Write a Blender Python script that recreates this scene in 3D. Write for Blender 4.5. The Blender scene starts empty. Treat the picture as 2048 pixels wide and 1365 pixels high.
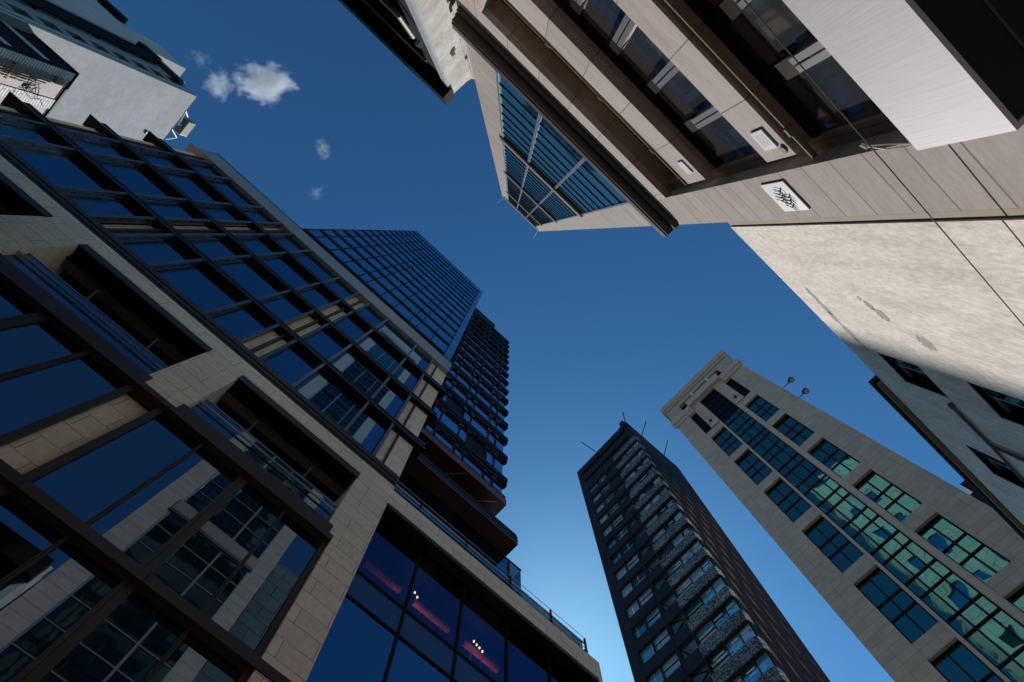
import bpy, math, random
from mathutils import Matrix, Vector
R = math.radians
random.seed(7)
sc = bpy.context.scene
# ---------------------------------------------------------------- camera (looking almost straight up from the street)
# world: +X runs down the street, +Y towards the glass office building, Z up
M = [[0.73135263, 0.66999341, 0.12740546], [-0.68199736, 0.71894361, 0.13416287], [-0.0017091, -0.18501055, 0.98273505]]
cam = bpy.data.objects.new("camera", bpy.data.cameras.new("camera"))
sc.collection.objects.link(cam); sc.camera = cam
cam.data.sensor_width = 36; cam.data.lens = 1150 / 2048 * 36
cam.data.clip_start = 0.05; cam.data.clip_end = 20000
rx = [M[i][0] for i in range(3)]; dn = [M[i][1] for i in range(3)]; fw = [M[i][2] for i in range(3)]
cam.matrix_world = Matrix(((rx[0], -dn[0], -fw[0], 0), (rx[1], -dn[1], -fw[1], 0), (rx[2], -dn[2], -fw[2], 1.6), (0, 0, 0, 1)))
# ---------------------------------------------------------------- sky, sun, exposure
SUN_AZ, SUN_EL = 40.3, 48.0
w = bpy.data.worlds.new("World"); sc.world = w; w.use_nodes = True
nt = w.node_tree; nt.nodes.clear()
sky = nt.nodes.new("ShaderNodeTexSky"); sky.sky_type = 'NISHITA'; sky.sun_disc = False
sky.sun_elevation = R(SUN_EL); sky.sun_rotation = R(90 - SUN_AZ)
sky.altitude = 300; sky.air_density = 1.0; sky.dust_density = 0.3; sky.ozone_density = 3.5
bg = nt.nodes.new("ShaderNodeBackground"); bg.inputs[1].default_value = 0.065
wo = nt.nodes.new("ShaderNodeOutputWorld")
hue = nt.nodes.new("ShaderNodeMix"); hue.data_type = 'RGBA'; hue.blend_type = 'MULTIPLY'; hue.inputs[0].default_value = 1; hue.inputs[7].default_value = (0.58, 0.84, 0.79, 1)
gm = nt.nodes.new("ShaderNodeGamma"); gm.inputs[1].default_value = 1.5; nt.links.new(hue.outputs[2], gm.inputs[0])
nt.links.new(sky.outputs[0], hue.inputs[6]); nt.links.new(gm.outputs[0], bg.inputs[0]); nt.links.new(bg.outputs[0], wo.inputs[0])
sd = bpy.data.lights.new("sun", 'SUN'); sd.energy = 4.2; sd.angle = R(0.5); sd.color = (1, 0.945, 0.87)
so = bpy.data.objects.new("sun", sd); sc.collection.objects.link(so)
sv = Vector((math.cos(R(SUN_AZ)) * math.cos(R(SUN_EL)), math.sin(R(SUN_AZ)) * math.cos(R(SUN_EL)), math.sin(R(SUN_EL))))
so.rotation_euler = sv.to_track_quat('Z', 'Y').to_euler()
sc.view_settings.view_transform = 'Standard'; sc.view_settings.look = 'None'
sc.view_settings.exposure = 0.35; sc.view_settings.gamma = 1.0
sc.cycles.max_bounces = 8; sc.cycles.glossy_bounces = 5; sc.cycles.diffuse_bounces = 4
sc.cycles.volume_bounces = 1; sc.cycles.transparent_max_bounces = 12

# ---------------------------------------------------------------- materials
def mat(name, col, rough=0.7, metal=0.0, spec=0.5, noise=None, bump=0.0, bscale=20, tiles=None, emis=None, trans=None, stretch=None, fine=(0.86, 1.08)):
    """noise=(scale, amount, dark colour); tiles=(axis, width, row, mortar, offset)"""
    m = bpy.data.materials.new(name); m.use_nodes = True
    t = m.node_tree; N = t.nodes; L = t.links
    b = N["Principled BSDF"]
    b.inputs["Base Color"].default_value = (*col, 1); b.inputs["Roughness"].default_value = rough
    b.inputs["Metallic"].default_value = metal; b.inputs["Specular IOR Level"].default_value = spec
    geo = N.new("ShaderNodeNewGeometry"); pos = geo.outputs["Position"]
    cur = None; height = None
    def mix(a, bb, f, mode='MIX'):
        x = N.new("ShaderNodeMix"); x.data_type = 'RGBA'; x.blend_type = mode
        for s, v in ((0, f), (6, a), (7, bb)):
            if hasattr(v, 'is_linked') or hasattr(v, 'links'): L.new(v, x.inputs[s])
            else: x.inputs[s].default_value = v if s == 0 else (*v, 1)
        return x.outputs[2]
    base = col
    if tiles:
        ax, wd, row, mortar, off = tiles
        sep = N.new("ShaderNodeSeparateXYZ"); L.new(pos, sep.inputs[0])
        com = N.new("ShaderNodeCombineXYZ")
        L.new(sep.outputs[0 if ax == 'x' else 1], com.inputs[0]); L.new(sep.outputs[2], com.inputs[1])
        br = N.new("ShaderNodeTexBrick"); L.new(com.outputs[0], br.inputs[0])
        br.offset = off; br.inputs["Scale"].default_value = 1; br.inputs["Mortar Size"].default_value = mortar
        br.inputs["Brick Width"].default_value = wd; br.inputs["Row Height"].default_value = row
        br.inputs["Color1"].default_value = (*[c * 0.93 for c in col], 1); br.inputs["Color2"].default_value = (*[min(1, c * 1.07) for c in col], 1)
        br.inputs["Mortar"].default_value = (*[c * 0.3 for c in col], 1); br.inputs["Mortar Smooth"].default_value = 0.1
        base = br.outputs[0]
    if noise:
        s, amt, dk = noise[:3]
        mp = N.new("ShaderNodeMapping"); L.new(pos, mp.inputs[0])
        if stretch: mp.inputs["Scale"].default_value = stretch
        n1 = N.new("ShaderNodeTexNoise"); L.new(mp.outputs[0], n1.inputs[0]); n1.inputs["Scale"].default_value = s; n1.inputs["Detail"].default_value = 8
        n1.inputs["Roughness"].default_value = 0.65
        cr = N.new("ShaderNodeValToRGB"); L.new(n1.outputs[0], cr.inputs[0]); cr.color_ramp.elements[0].position = 0.42; cr.color_ramp.elements[1].position = 0.68
        cr.color_ramp.elements[0].color = (0, 0, 0, 1); cr.color_ramp.elements[1].color = (amt, amt, amt, 1)
        base = mix(base, dk, cr.outputs[0])
        n2 = N.new("ShaderNodeTexNoise"); L.new(mp.outputs[0], n2.inputs[0]); n2.inputs["Scale"].default_value = s * 9; n2.inputs["Detail"].default_value = 5
        cr2 = N.new("ShaderNodeValToRGB"); L.new(n2.outputs[0], cr2.inputs[0])
        cr2.color_ramp.elements[0].color = (fine[0],) * 3 + (1,); cr2.color_ramp.elements[1].color = (fine[1],) * 3 + (1,); cr2.color_ramp.elements[0].position = 0.25; cr2.color_ramp.elements[1].position = 0.75
        base = mix(base, cr2.outputs[0], 1.0, 'MULTIPLY')
    if not isinstance(base, tuple): L.new(base, b.inputs["Base Color"])
    if bump:
        nb = N.new("ShaderNodeTexNoise"); L.new(pos, nb.inputs[0]); nb.inputs["Scale"].default_value = bscale; nb.inputs["Detail"].default_value = 4
        bp = N.new("ShaderNodeBump"); bp.inputs["Strength"].default_value = bump; bp.inputs["Distance"].default_value = 0.25 if name == "dark_pebble_painted_glints" else 0.02
        L.new(nb.outputs[0], bp.inputs["Height"]); L.new(bp.outputs[0], b.inputs["Normal"])
    if emis: b.inputs["Emission Color"].default_value = (*emis[:3], 1); b.inputs["Emission Strength"].default_value = emis[3]
    return m

def glass(name, tint, dark=(0.004, 0.006, 0.01), refl=0.6, wav=0.03, wscale=0.9, rough=0.015, see=0.0, warp=0.0):
    """coated facade glass: tinted mirror over a dark body, slightly wavy panes"""
    m = bpy.data.materials.new(name); m.use_nodes = True
    t = m.node_tree; N = t.nodes; L = t.links; N.clear()
    out = N.new("ShaderNodeOutputMaterial"); gl = N.new("ShaderNodeBsdfGlossy"); df = N.new("ShaderNodeBsdfDiffuse"); mx = N.new("ShaderNodeMixShader")
    gl.inputs["Color"].default_value = (*tint, 1); gl.inputs["Roughness"].default_value = rough
    df.inputs["Color"].default_value = (*dark, 1)
    fr = N.new("ShaderNodeLayerWeight"); fr.inputs["Blend"].default_value = 0.5
    pw = N.new("ShaderNodeMath"); pw.operation = 'POWER'; pw.inputs[1].default_value = 4; L.new(fr.outputs["Facing"], pw.inputs[0])
    mr = N.new("ShaderNodeMapRange"); mr.inputs[3].default_value = refl; mr.inputs[4].default_value = 1.0
    geo = N.new("ShaderNodeNewGeometry")
    nb = N.new("ShaderNodeTexNoise"); nb.inputs["Scale"].default_value = wscale; nb.inputs["Detail"].default_value = 1
    L.new(geo.outputs["Position"], nb.inputs[0])
    bp = N.new("ShaderNodeBump"); bp.inputs["Strength"].default_value = 1.0; bp.inputs["Distance"].default_value = wav
    L.new(nb.outputs[0], bp.inputs["Height"]); L.new(bp.outputs[0], gl.inputs["Normal"])
    L.new(pw.outputs[0], mr.inputs[0]); L.new(mr.outputs[0], mx.inputs[0])
    body = df.outputs[0]
    if see:
        tr = N.new("ShaderNodeBsdfTransparent"); tr.inputs[0].default_value = (see, see, see, 1)
        body = tr.outputs[0]
    L.new(body, mx.inputs[1]); L.new(gl.outputs[0], mx.inputs[2]); L.new(mx.outputs[0], out.inputs[0])
    return m

m_stone = mat("buff_stone", (0.88, 0.54, 0.38), 0.75, noise=(0.6, 0.25, (0.66, 0.43, 0.31)), tiles=('x', 1.9, 0.66, 0.012, 0.5))
m_stone2 = mat("buff_stone_panel", (0.88, 0.54, 0.38), 0.75, noise=(0.8, 0.2, (0.66, 0.43, 0.31)), tiles=('x', 1.1, 0.9, 0.012, 0.5))
m_bronze = mat("bronze_metal", (0.060, 0.026, 0.020), 0.5, 0.0, spec=0.25, noise=(1.5, 0.3, (0.04, 0.018, 0.015)))
m_fin = mat("polished_bronze_fin", (0.17, 0.14, 0.14), 0.24, 0.7, noise=(2, 0.4, (0.1, 0.085, 0.09)), stretch=(1, 1, 0.4))
m_black = mat("black_metal", (0.010, 0.006, 0.005), 0.5, 0.0, spec=0.12)
m_pale_metal = mat("pale_metal_and_highlight", (0.20, 0.20, 0.25), 0.3, 0.6)  # fittings, and strips that stand in for highlights on ledge edges
m_grey = mat("brushed_grey_metal", (0.42, 0.34, 0.31), 0.38, 0.5, noise=(3, 0.5, (0.28, 0.23, 0.21)), stretch=(0.3, 1, 3))
m_brownsof = mat("brown_soffit", (0.12, 0.09, 0.065), 0.8, noise=(1, 0.3, (0.08, 0.06, 0.045)))
m_brass = mat("brass_fitting", (0.35, 0.26, 0.15), 0.5, 0.5)
m_steel = mat("steel_rail", (0.42, 0.41, 0.42), 0.3, 0.8)
m_gB = glass("blue_facade_glass", (0.20, 0.36, 0.52), refl=0.66, wav=0.005, wscale=0.3)
m_gBlow = glass("base_facade_glass", (0.29, 0.35, 0.43), refl=0.58, wav=0.006, wscale=0.35)
m_gRail = glass("railing_glass", (0.28, 0.42, 0.5), refl=0.45, wav=0.004, see=0.55)
m_gSee = glass("clear_facade_glass", (0.10, 0.17, 0.34), refl=0.35, wav=0.004, see=0.85)
m_gSp = glass("spandrel_glass", (0.2, 0.28, 0.42), dark=(0.05, 0.06, 0.09), refl=0.3, wav=0.01, rough=0.15)
m_gT1 = glass("tower_glass", (0.34, 0.60, 0.78), refl=0.75, wav=0.01, wscale=0.25)
m_gT1c = glass("corner_glass", (0.45, 0.62, 0.75), dark=(0.06, 0.12, 0.17), refl=0.6, wav=0.01, wscale=0.25)
m_gT2 = glass("louvred_tower_glass", (0.36, 0.64, 0.85), refl=0.8, wav=0.01, wscale=0.2)
m_gD = glass("teal_glass", (0.40, 0.62, 0.72), dark=(0.02, 0.07, 0.09), refl=0.45, wav=0.05, wscale=0.7)
m_gDv = [glass("teal_glass_pale", (0.5, 0.72, 0.8), dark=(0.10, 0.26, 0.33), refl=0.45, wav=0.06, wscale=0.9), glass("teal_glass_blind", (0.45, 0.62, 0.7), dark=(0.26, 0.36, 0.42), refl=0.4, wav=0.05, wscale=0.6), m_gD]  # pane bodies differ at random: paler teal, blind grey, dark teal
m_curt = mat("pale_curtain", (0.42, 0.5, 0.53), 0.8)
m_gDg = glass("green_panel_glass", (0.28, 0.36, 0.34), dark=(0.035, 0.05, 0.045), refl=0.4, wav=0.03, rough=0.12)
m_gTan = glass("green_glass", (0.17, 0.47, 0.43), refl=0.6, wav=0.03, wscale=0.35)
m_gR = glass("louvre_window_glass", (0.42, 0.72, 0.62), dark=(0.01, 0.03, 0.04), refl=0.7, wav=0.01)
m_gRlow = glass("shaded_glass", (0.55, 0.45, 0.36), dark=(0.065, 0.07, 0.075), refl=0.6, wav=0.008, rough=0.05)
m_granite = mat("stone_cladding", (0.37, 0.33, 0.31), 0.85, spec=0.2, noise=(0.9, 0.6, (0.25, 0.22, 0.205)), tiles=('x', 60, 0.742, 0.016, 0.0), stretch=(0.6, 1, 2.2), bump=0.08)
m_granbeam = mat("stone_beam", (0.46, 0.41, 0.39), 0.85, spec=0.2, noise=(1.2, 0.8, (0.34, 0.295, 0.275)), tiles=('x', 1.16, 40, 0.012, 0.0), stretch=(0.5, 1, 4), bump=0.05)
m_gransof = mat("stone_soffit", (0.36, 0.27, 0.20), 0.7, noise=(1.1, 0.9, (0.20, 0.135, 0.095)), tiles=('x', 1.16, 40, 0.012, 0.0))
m_granite_x = mat("rear_wing_cladding", (0.74, 0.68, 0.6), 0.8, noise=(0.4, 0.4, (0.33, 0.3, 0.28)), tiles=('x', 2.4, 1.4, 0.05, 0.5))
m_granite_y = mat("stone_cladding_end", (0.46, 0.46, 0.45), 0.65, noise=(0.4, 0.4, (0.3, 0.28, 0.25)), tiles=('y', 2.6, 1.5, 0.05, 0.5))
m_alu = mat("aluminium", (0.42, 0.42, 0.45), 0.32, 0.7, noise=(4, 0.3, (0.3, 0.3, 0.33)), stretch=(4, 1, 0.3))
m_alu_band = mat("grey_band", (0.22, 0.2, 0.185), 0.5, 0.2, noise=(1, 0.4, (0.15, 0.13, 0.12)))
m_stucco = mat("weathered_stucco", (0.84, 0.785, 0.725), 0.95, spec=0.1, noise=(0.8, 0.55, (0.50, 0.455, 0.415)), stretch=(2.6, 1, 0.9), bump=0.3, bscale=30, fine=(0.74, 1.1))
m_tanpaint = mat("tan_paint", (0.22, 0.17, 0.105), 0.8, noise=(1, 0.3, (0.1, 0.08, 0.05)))
m_oldwall = mat("old_concrete", (0.50, 0.49, 0.47), 0.9, noise=(0.7, 0.75, (0.22, 0.2, 0.19)), bump=0.6, bscale=6)
m_white = mat("white_stucco", (0.27, 0.285, 0.31), 0.9, noise=(0.35, 0.7, (0.19, 0.2, 0.222)), bump=0.4, bscale=5)
m_white2 = mat("pale_blue_render", (0.30, 0.33, 0.39), 0.9, noise=(0.3, 0.3, (0.22, 0.25, 0.3)))
m_bluegrey = mat("blue_grey_render", (0.16, 0.2, 0.24), 0.9, noise=(0.3, 0.3, (0.11, 0.14, 0.17)))
m_clad = mat("ribbed_cladding", (0.020, 0.018, 0.028), 0.9, spec=0.1, noise=(0.5, 0.3, (0.014, 0.013, 0.02)))
m_clad_l = mat("pale_strip", (0.25, 0.3, 0.36), 0.7)
m_brick = mat("white_brick", (0.6, 0.6, 0.62), 0.8, tiles=('y', 1.2, 0.2, 0.03, 0.5))
m_pinkish = mat("stained_render", (0.5, 0.46, 0.46), 0.9, noise=(0.8, 0.5, (0.32, 0.28, 0.28)))
m_rust = mat("rusty_pipe", (0.25, 0.17, 0.13), 0.7)
m_pebble_glints = mat("dark_pebble_painted_glints", (0.03, 0.03, 0.032), 0.25, 0.0, bump=1.0, bscale=2.6)
_N = m_pebble_glints.node_tree.nodes; _L = m_pebble_glints.node_tree.links
_g = _N.new("ShaderNodeNewGeometry"); _v = _N.new("ShaderNodeTexVoronoi"); _v.inputs["Scale"].default_value = 7.5; _L.new(_g.outputs["Position"], _v.inputs["Vector"])  # pale cells paint sun glints into the dark pebble colour
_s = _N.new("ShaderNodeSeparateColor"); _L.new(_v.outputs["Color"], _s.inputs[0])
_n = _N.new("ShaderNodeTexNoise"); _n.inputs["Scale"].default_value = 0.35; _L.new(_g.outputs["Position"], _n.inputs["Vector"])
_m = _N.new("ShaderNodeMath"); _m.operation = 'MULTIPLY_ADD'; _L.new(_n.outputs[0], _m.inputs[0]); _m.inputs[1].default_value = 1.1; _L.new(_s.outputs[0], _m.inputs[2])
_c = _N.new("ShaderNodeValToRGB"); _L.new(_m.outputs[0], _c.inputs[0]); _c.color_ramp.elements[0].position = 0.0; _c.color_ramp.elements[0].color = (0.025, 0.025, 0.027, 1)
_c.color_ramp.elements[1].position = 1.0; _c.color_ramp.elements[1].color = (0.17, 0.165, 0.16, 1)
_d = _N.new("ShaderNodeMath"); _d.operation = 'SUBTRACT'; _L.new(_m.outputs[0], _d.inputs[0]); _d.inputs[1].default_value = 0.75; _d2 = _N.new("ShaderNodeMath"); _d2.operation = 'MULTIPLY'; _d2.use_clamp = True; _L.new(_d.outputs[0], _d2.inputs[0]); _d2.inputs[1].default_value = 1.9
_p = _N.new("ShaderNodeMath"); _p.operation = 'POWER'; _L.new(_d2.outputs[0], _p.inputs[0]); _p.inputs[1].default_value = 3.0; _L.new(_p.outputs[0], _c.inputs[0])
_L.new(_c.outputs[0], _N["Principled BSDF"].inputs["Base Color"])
m_darkcon = mat("charcoal_cladding", (0.022, 0.024, 0.036), 0.8, 0.0, spec=0.05, bump=0.4, bscale=5)
m_tan = mat("tan_stone", (0.44, 0.315, 0.25), 0.6, noise=(0.12, 0.35, (0.35, 0.25, 0.20)), tiles=('y', 1.5, 0.78, 0.012, 0.0))
m_tantrim = mat("tan_trim", (0.46, 0.33, 0.265), 0.55)
m_red = mat("dark_red_soffit", (0.045, 0.014, 0.012), 0.5)
m_rededge = mat("rust_red_edge", (0.16, 0.05, 0.04), 0.5)
m_pink = mat("red_padding", (0.75, 0.16, 0.16), 0.6)
m_int = mat("interior_plaster", (0.07, 0.05, 0.07), 0.9)
m_bulb = mat("lit_bulb", (1, 0.85, 0.6), 0.5, emis=(1, 0.72, 0.42, 5))
m_strip = mat("lit_ceiling_panel", (0.8, 0.85, 0.85), 0.5, emis=(0.75, 0.9, 0.88, 0.35))
m_asphalt = mat("asphalt", (0.05, 0.05, 0.052), 0.9, noise=(2, 0.4, (0.035, 0.035, 0.036)), bump=0.3)
m_pave = mat("paving", (0.22, 0.21, 0.2), 0.9, noise=(1.2, 0.4, (0.15, 0.145, 0.14)))
m_paint = mat("road_paint", (0.75, 0.75, 0.72), 0.8)
m_wire = mat("grey_cable", (0.10, 0.09, 0.085), 0.6)
m_whitewire = mat("white_cord", (0.75, 0.73, 0.7), 0.6)
m_plate = mat("pale_plate", (0.60, 0.63, 0.68), 0.5, noise=(3, 0.2, (0.5, 0.52, 0.56)))
m_dkfig = mat("dark_bronze", (0.05, 0.035, 0.03), 0.5)
m_lampbody = mat("lamp_body", (0.03, 0.035, 0.04), 0.5)
m_lens = mat("lamp_lens", (0.3, 0.32, 0.33), 0.3)
m_greenpaint = mat("green_paint", (0.07, 0.1, 0.08), 0.6)

# brushed fascia: streaks run vertically
def brushed():
    m = bpy.data.materials.new("brushed_fascia"); m.use_nodes = True
    t = m.node_tree; N = t.nodes; L = t.links; b = N["Principled BSDF"]
    b.inputs["Metallic"].default_value = 0.15; b.inputs["Roughness"].default_value = 0.62; b.inputs["Specular IOR Level"].default_value = 0.3
    geo = N.new("ShaderNodeNewGeometry"); mp = N.new("ShaderNodeMapping"); mp.inputs["Scale"].default_value = (110, 1, 1.0)
    L.new(geo.outputs["Position"], mp.inputs[0])
    n = N.new("ShaderNodeTexNoise"); n.inputs["Scale"].default_value = 2.2; n.inputs["Detail"].default_value = 6; L.new(mp.outputs[0], n.inputs[0])
    cr = N.new("ShaderNodeValToRGB"); cr.color_ramp.elements[0].position = 0.3; cr.color_ramp.elements[1].position = 0.7
    cr.color_ramp.elements[0].color = (0.34, 0.33, 0.37, 1); cr.color_ramp.elements[1].color = (0.45, 0.44, 0.485, 1)
    L.new(n.outputs[0], cr.inputs[0]); L.new(cr.outputs[0], b.inputs["Base Color"])
    return m
m_brushed = brushed()

# ---------------------------------------------------------------- mesh helpers
class MB:
    def __init__(s): s.v = []; s.f = []; s.mi = []
    def box(s, x0, x1, y0, y1, z0, z1, k=0):
        n = len(s.v)
        s.v += [(x0, y0, z0), (x1, y0, z0), (x1, y1, z0), (x0, y1, z0), (x0, y0, z1), (x1, y0, z1), (x1, y1, z1), (x0, y1, z1)]
        for q in ((0, 3, 2, 1), (4, 5, 6, 7), (0, 1, 5, 4), (1, 2, 6, 5), (2, 3, 7, 6), (3, 0, 4, 7)):
            s.f.append(tuple(n + i for i in q)); s.mi.append(k)
        return s
    def prism(s, pts, axis, a, b, k=0):
        """pts: 2D outline in the other two axes; extruded from a to b along axis"""
        n = len(s.v); c = len(pts)
        for d in (a, b):
            for p in pts:
                s.v.append({'x': (d, p[0], p[1]), 'y': (p[0], d, p[1]), 'z': (p[0], p[1], d)}[axis])
        s.f.append(tuple(n + i for i in range(c))); s.mi.append(k)
        s.f.append(tuple(n + c + i for i in reversed(range(c)))); s.mi.append(k)
        for i in range(c):
            j = (i + 1) % c; s.f.append((n + j, n + i, n + c + i, n + c + j)); s.mi.append(k)
        return s
    def tube(s, pts, r, n=8, k=0):
        for a, b in zip(pts[:-1], pts[1:]):
            a = Vector(a); b = Vector(b); d = (b - a).normalized()
            u = d.orthogonal().normalized(); v = d.cross(u); o = len(s.v)
            for c in (a, b):
                for i in range(n):
                    t = 2 * math.pi * i / n; s.v.append(tuple(c + (u * math.cos(t) + v * math.sin(t)) * r))
            for i in range(n):
                j = (i + 1) % n; s.f.append((o + i, o + j, o + n + j, o + n + i)); s.mi.append(k)
            s.f.append(tuple(o + i for i in reversed(range(n)))); s.mi.append(k)
            s.f.append(tuple(o + n + i for i in range(n))); s.mi.append(k)
        return s
    def wall(s, ax, c0, c1, a0, a1, z0, z1, holes, k=0):
        """solid wall with rectangular holes; ax='y' means its thickness runs along y from c0 to c1"""
        A = sorted({a0, a1, *[h[0] for h in holes], *[h[1] for h in holes]}); A = [a for a in A if a0 <= a <= a1]
        Z = sorted({z0, z1, *[h[2] for h in holes], *[h[3] for h in holes]}); Z = [z for z in Z if z0 <= z <= z1]
        for i in range(len(A) - 1):
            run = None
            for j in range(len(Z) - 1):
                ca = (A[i] + A[i + 1]) / 2; cz = (Z[j] + Z[j + 1]) / 2
                solid = not any(h[0] < ca < h[1] and h[2] < cz < h[3] for h in holes)
                if solid and run is None: run = Z[j]
                if run is not None and (not solid or j == len(Z) - 2):
                    top = Z[j + 1] if solid else Z[j]
                    if ax == 'y': s.box(A[i], A[i + 1], c0, c1, run, top, k)
                    else: s.box(c0, c1, A[i], A[i + 1], run, top, k)
                    run = None
        return s
    def build(s, name, mats, parent=None, base=None):
        me = bpy.data.meshes.new(name)
        if base is None: base = getattr(parent, 'my_base', None)
        if base is None and parent is not None: base = BASE.get(parent.name, (0, 0, 0))
        b = base or (0, 0, 0)
        me.from_pydata([(x - b[0], y - b[1], z - b[2]) for x, y, z in s.v], [], s.f)
        for m in (mats if isinstance(mats, (list, tuple)) else [mats]): me.materials.append(m)
        me.polygons.foreach_set("material_index", s.mi)
        me.update()
        o = bpy.data.objects.new(name, me); sc.collection.objects.link(o)
        if parent is not None: o.parent = parent; BASE[o.name] = b
        else: o.location = b
        return o
BASE = {}
def tag(o, label=None, cat=None, group=None, kind=None):
    if label: o["label"] = label
    if cat: o["category"] = cat
    if group: o["group"] = group
    if kind: o["kind"] = kind
    return o
def thing(name, loc, label, cat, group=None, rotz=0):
    o = bpy.data.objects.new(name, None); sc.collection.objects.link(o)
    o.location = loc; o.rotation_euler = (0, 0, R(rotz)); o.empty_display_size = 0.5
    BASE[o.name] = tuple(loc) if rotz == 0 else (0, 0, 0)
    return tag(o, label, cat, group)
def bx(name, m, parent, *a): return MB().box(*a).build(name, m, parent)

# ---------------------------------------------------------------- ground, road, pavement
tag(bx("ground", m_pave, None, -900, 900, -900, 900, -0.5, 0), kind="structure")
tag(bx("road", m_asphalt, None, -300, 40, 1.2, 8.2, 0.0, 0.004), kind="structure")
k = MB(); k.box(-300, 34, 8.2, 11.8, 0, 0.13); tag(k.build("pavement", m_pave), kind="structure")
k = MB(); k.box(-300, 34, -3.3, 1.2, 0, 0.13); tag(k.build("pavement", m_pave), kind="structure")
k = MB()
for i in range(-20, 12): k.box(i * 3, i * 3 + 1.5, 4.65, 4.77, 0.004, 0.008)
tag(k.build("road_marking", m_paint), kind="structure")

# ================================================================ 1. OFFICE BUILDING with stone base (left of the photo)
B = thing("office_building", (-6, 12, 0), "office building on the left with buff stone base and bronze ribbed glass floors", "building")
Y0, YG = 11.9, 12.24
XL, XR, XW = -22.2, 3.95, 16.84
# --- stone base, front skin .5 deep
boxes = [(-20.0, -13.68), (-12.03, -5.79), (-4.16, 2.18)]
holes = [(a, b, 20.6, 24.6) for a, b in boxes] + [(-60, -5.62, 0, 20.15), (-5.62, -4.4, 0, 20.12), (-4.4, 2.57, 0, 20.15), (-60, 2.57, 7.9, 20.1)]
holes += [(a - 0.0, b + 0.2, 20.0, 20.62) for a, b in boxes]
wl = MB().wall('y', Y0, Y0 + 0.5, -34, 3.88, 0, 26.05, [(a, b, 20.1, 24.6) for a, b in boxes] + [(-34, 2.57, 0, 20.12)] + [(a - .12, b + .2, 20.1, 20.6) for a, b in boxes])
wl.wall('y', Y0, Y0 + 1.15, 3.88, XW, 0, 25.75, [(3.88, XW - 0.35, 1, 24.4)])
wl.box(XW - 0.35, XW, Y0 + 1.15, 26, 0, 25.75)
# jambs of balcony recesses
for a, b in boxes:
    wl.box(a - 0.3, a, Y0 + 0.5, 13.6, 20.6, 24.6); wl.box(b, b + 0.3, Y0 + 0.5, 13.6, 20.6, 24.6)
wl.build("stone_wall", m_stone, B)
bx("core", m_black, B, -34, 3.6, 13.8, 30, 0, 26.0)
bx("roof_slab", m_grey, B, 3.88, XW - 0.36, 13.05, 26, 25.1, 25.7)
bx("floor_slab", m_int, B, -34, 3.88, 12.42, 13.8, 19.9, 20.58)
# --- balconies
for a, b in boxes:
    bc = MB().box(a, b, Y0 + 0.01, 12.45, 24.42, 24.6).box(a, b, 12.45, 12.5, 24.2, 24.6).build("balcony", m_black, B)
    MB().box(a - 0.02, b + 0.02, Y0 - 0.06, Y0 + 0.005, 24.40, 24.86).build("lintel", m_bronze, bc)
    MB().box(a, b, 12.5, 13.0, 24.3, 24.45).build("soffit", m_brownsof, bc)
    bk = MB().box(a, b, 13.45, 13.6, 20.6, 24.6, 0)
    for i in range(1, 4):
        x = a + (b - a) * i / 4; bk.box(x - 0.04, x + 0.04, 13.38, 13.45, 20.6, 24.6, 1)
    bk.build("back_window", [m_gRlow, m_black], bc)
    for i in (0.27, 0.73):
        x = a + (b - a) * i; MB().tube([(x, 12.72, 24.3), (x, 12.72, 24.12), (x + 0.02, 13.05, 23.95)], 0.035).tube([(x, 13.02, 23.95), (x, 13.14, 23.95)], 0.07).build("bracket_lamp", m_brass, bc)
    MB().box(a + 0.04, b - 0.04, 12.19, 12.21, 20.62, 22.25).build("railing_glass", m_gRail, bc)
    MB().tube([(a, 12.08, 21.72), (b, 12.08, 21.72)], 0.045).build("handrail", m_steel, bc)
    MB().box(a, b, 12.17, 12.23, 22.25, 22.29).build("top_rail", m_steel, bc)
    MB().box(a - 0.12, b + 0.2, Y0 - 0.04, Y0 + 0.52, 20.1, 20.62).build("sill", m_bronze, bc)
# --- storey bands
def band(z, zt):
    o = MB().box(-34, 2.57, Y0 - 0.05, Y0 + 0.42, z, zt, 0).box(-34, 2.57, Y0 + 0.2, 12.7, z + 0.02, z + 0.3, 1)
    for x in (-15.6, -9.62, -5.62, -4.4, -0.85):
        o.box(x - 0.012, x + 0.012, Y0 - 0.056, Y0 - 0.05, z, zt, 1)
    o.build("storey_band", [m_bronze, m_black], B)
    MB().box(-34, 2.5, Y0 + 0.16, Y0 + 0.19, z - 0.03, z).build("shadow_trim", m_bronze, B)
band(19.84, 20.12); band(13.9, 14.24); band(7.95, 8.3)
bx("storey_band", m_bronze, B, 2.57, 3.9, Y0 - 0.045, Y0 + 0.4, 13.9, 14.22)
# --- base glazing, mullions, recessed stone piers
YB = 12.17
def bay(x0, x1, xs, z0, z1):
    edges = [x0] + [x for x, _ in xs] + [x1]
    for a, b in zip(edges[:-1], edges[1:]):
        MB().box(a, b, YB, YB + 0.03, z0, z1).build("window", m_gBlow, B)
    for x, wd in xs:
        MB().box(x - wd / 2, x + wd / 2, YB - 0.1, YB - 0.003, z0, z1, 0).box(x - wd / 6, x - wd / 6 + 0.02, YB - 0.103, YB - 0.1, z0, z1, 1).build("mullion", [m_bronze, m_black], B)
    for x, wd in ((x0 + 0.11, 0.22), (x1 - 0.11, 0.22)):
        MB().box(x - wd / 2, x + wd / 2, YB - 0.12, YB - 0.004, z0, z1).build("window_frame", m_bronze, B)
    MB().box(x0 + 0.22, x1 - 0.22, YB - 0.1, YB - 0.005, z0, z0 + 0.12).build("window_sill", m_bronze, B)
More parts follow.
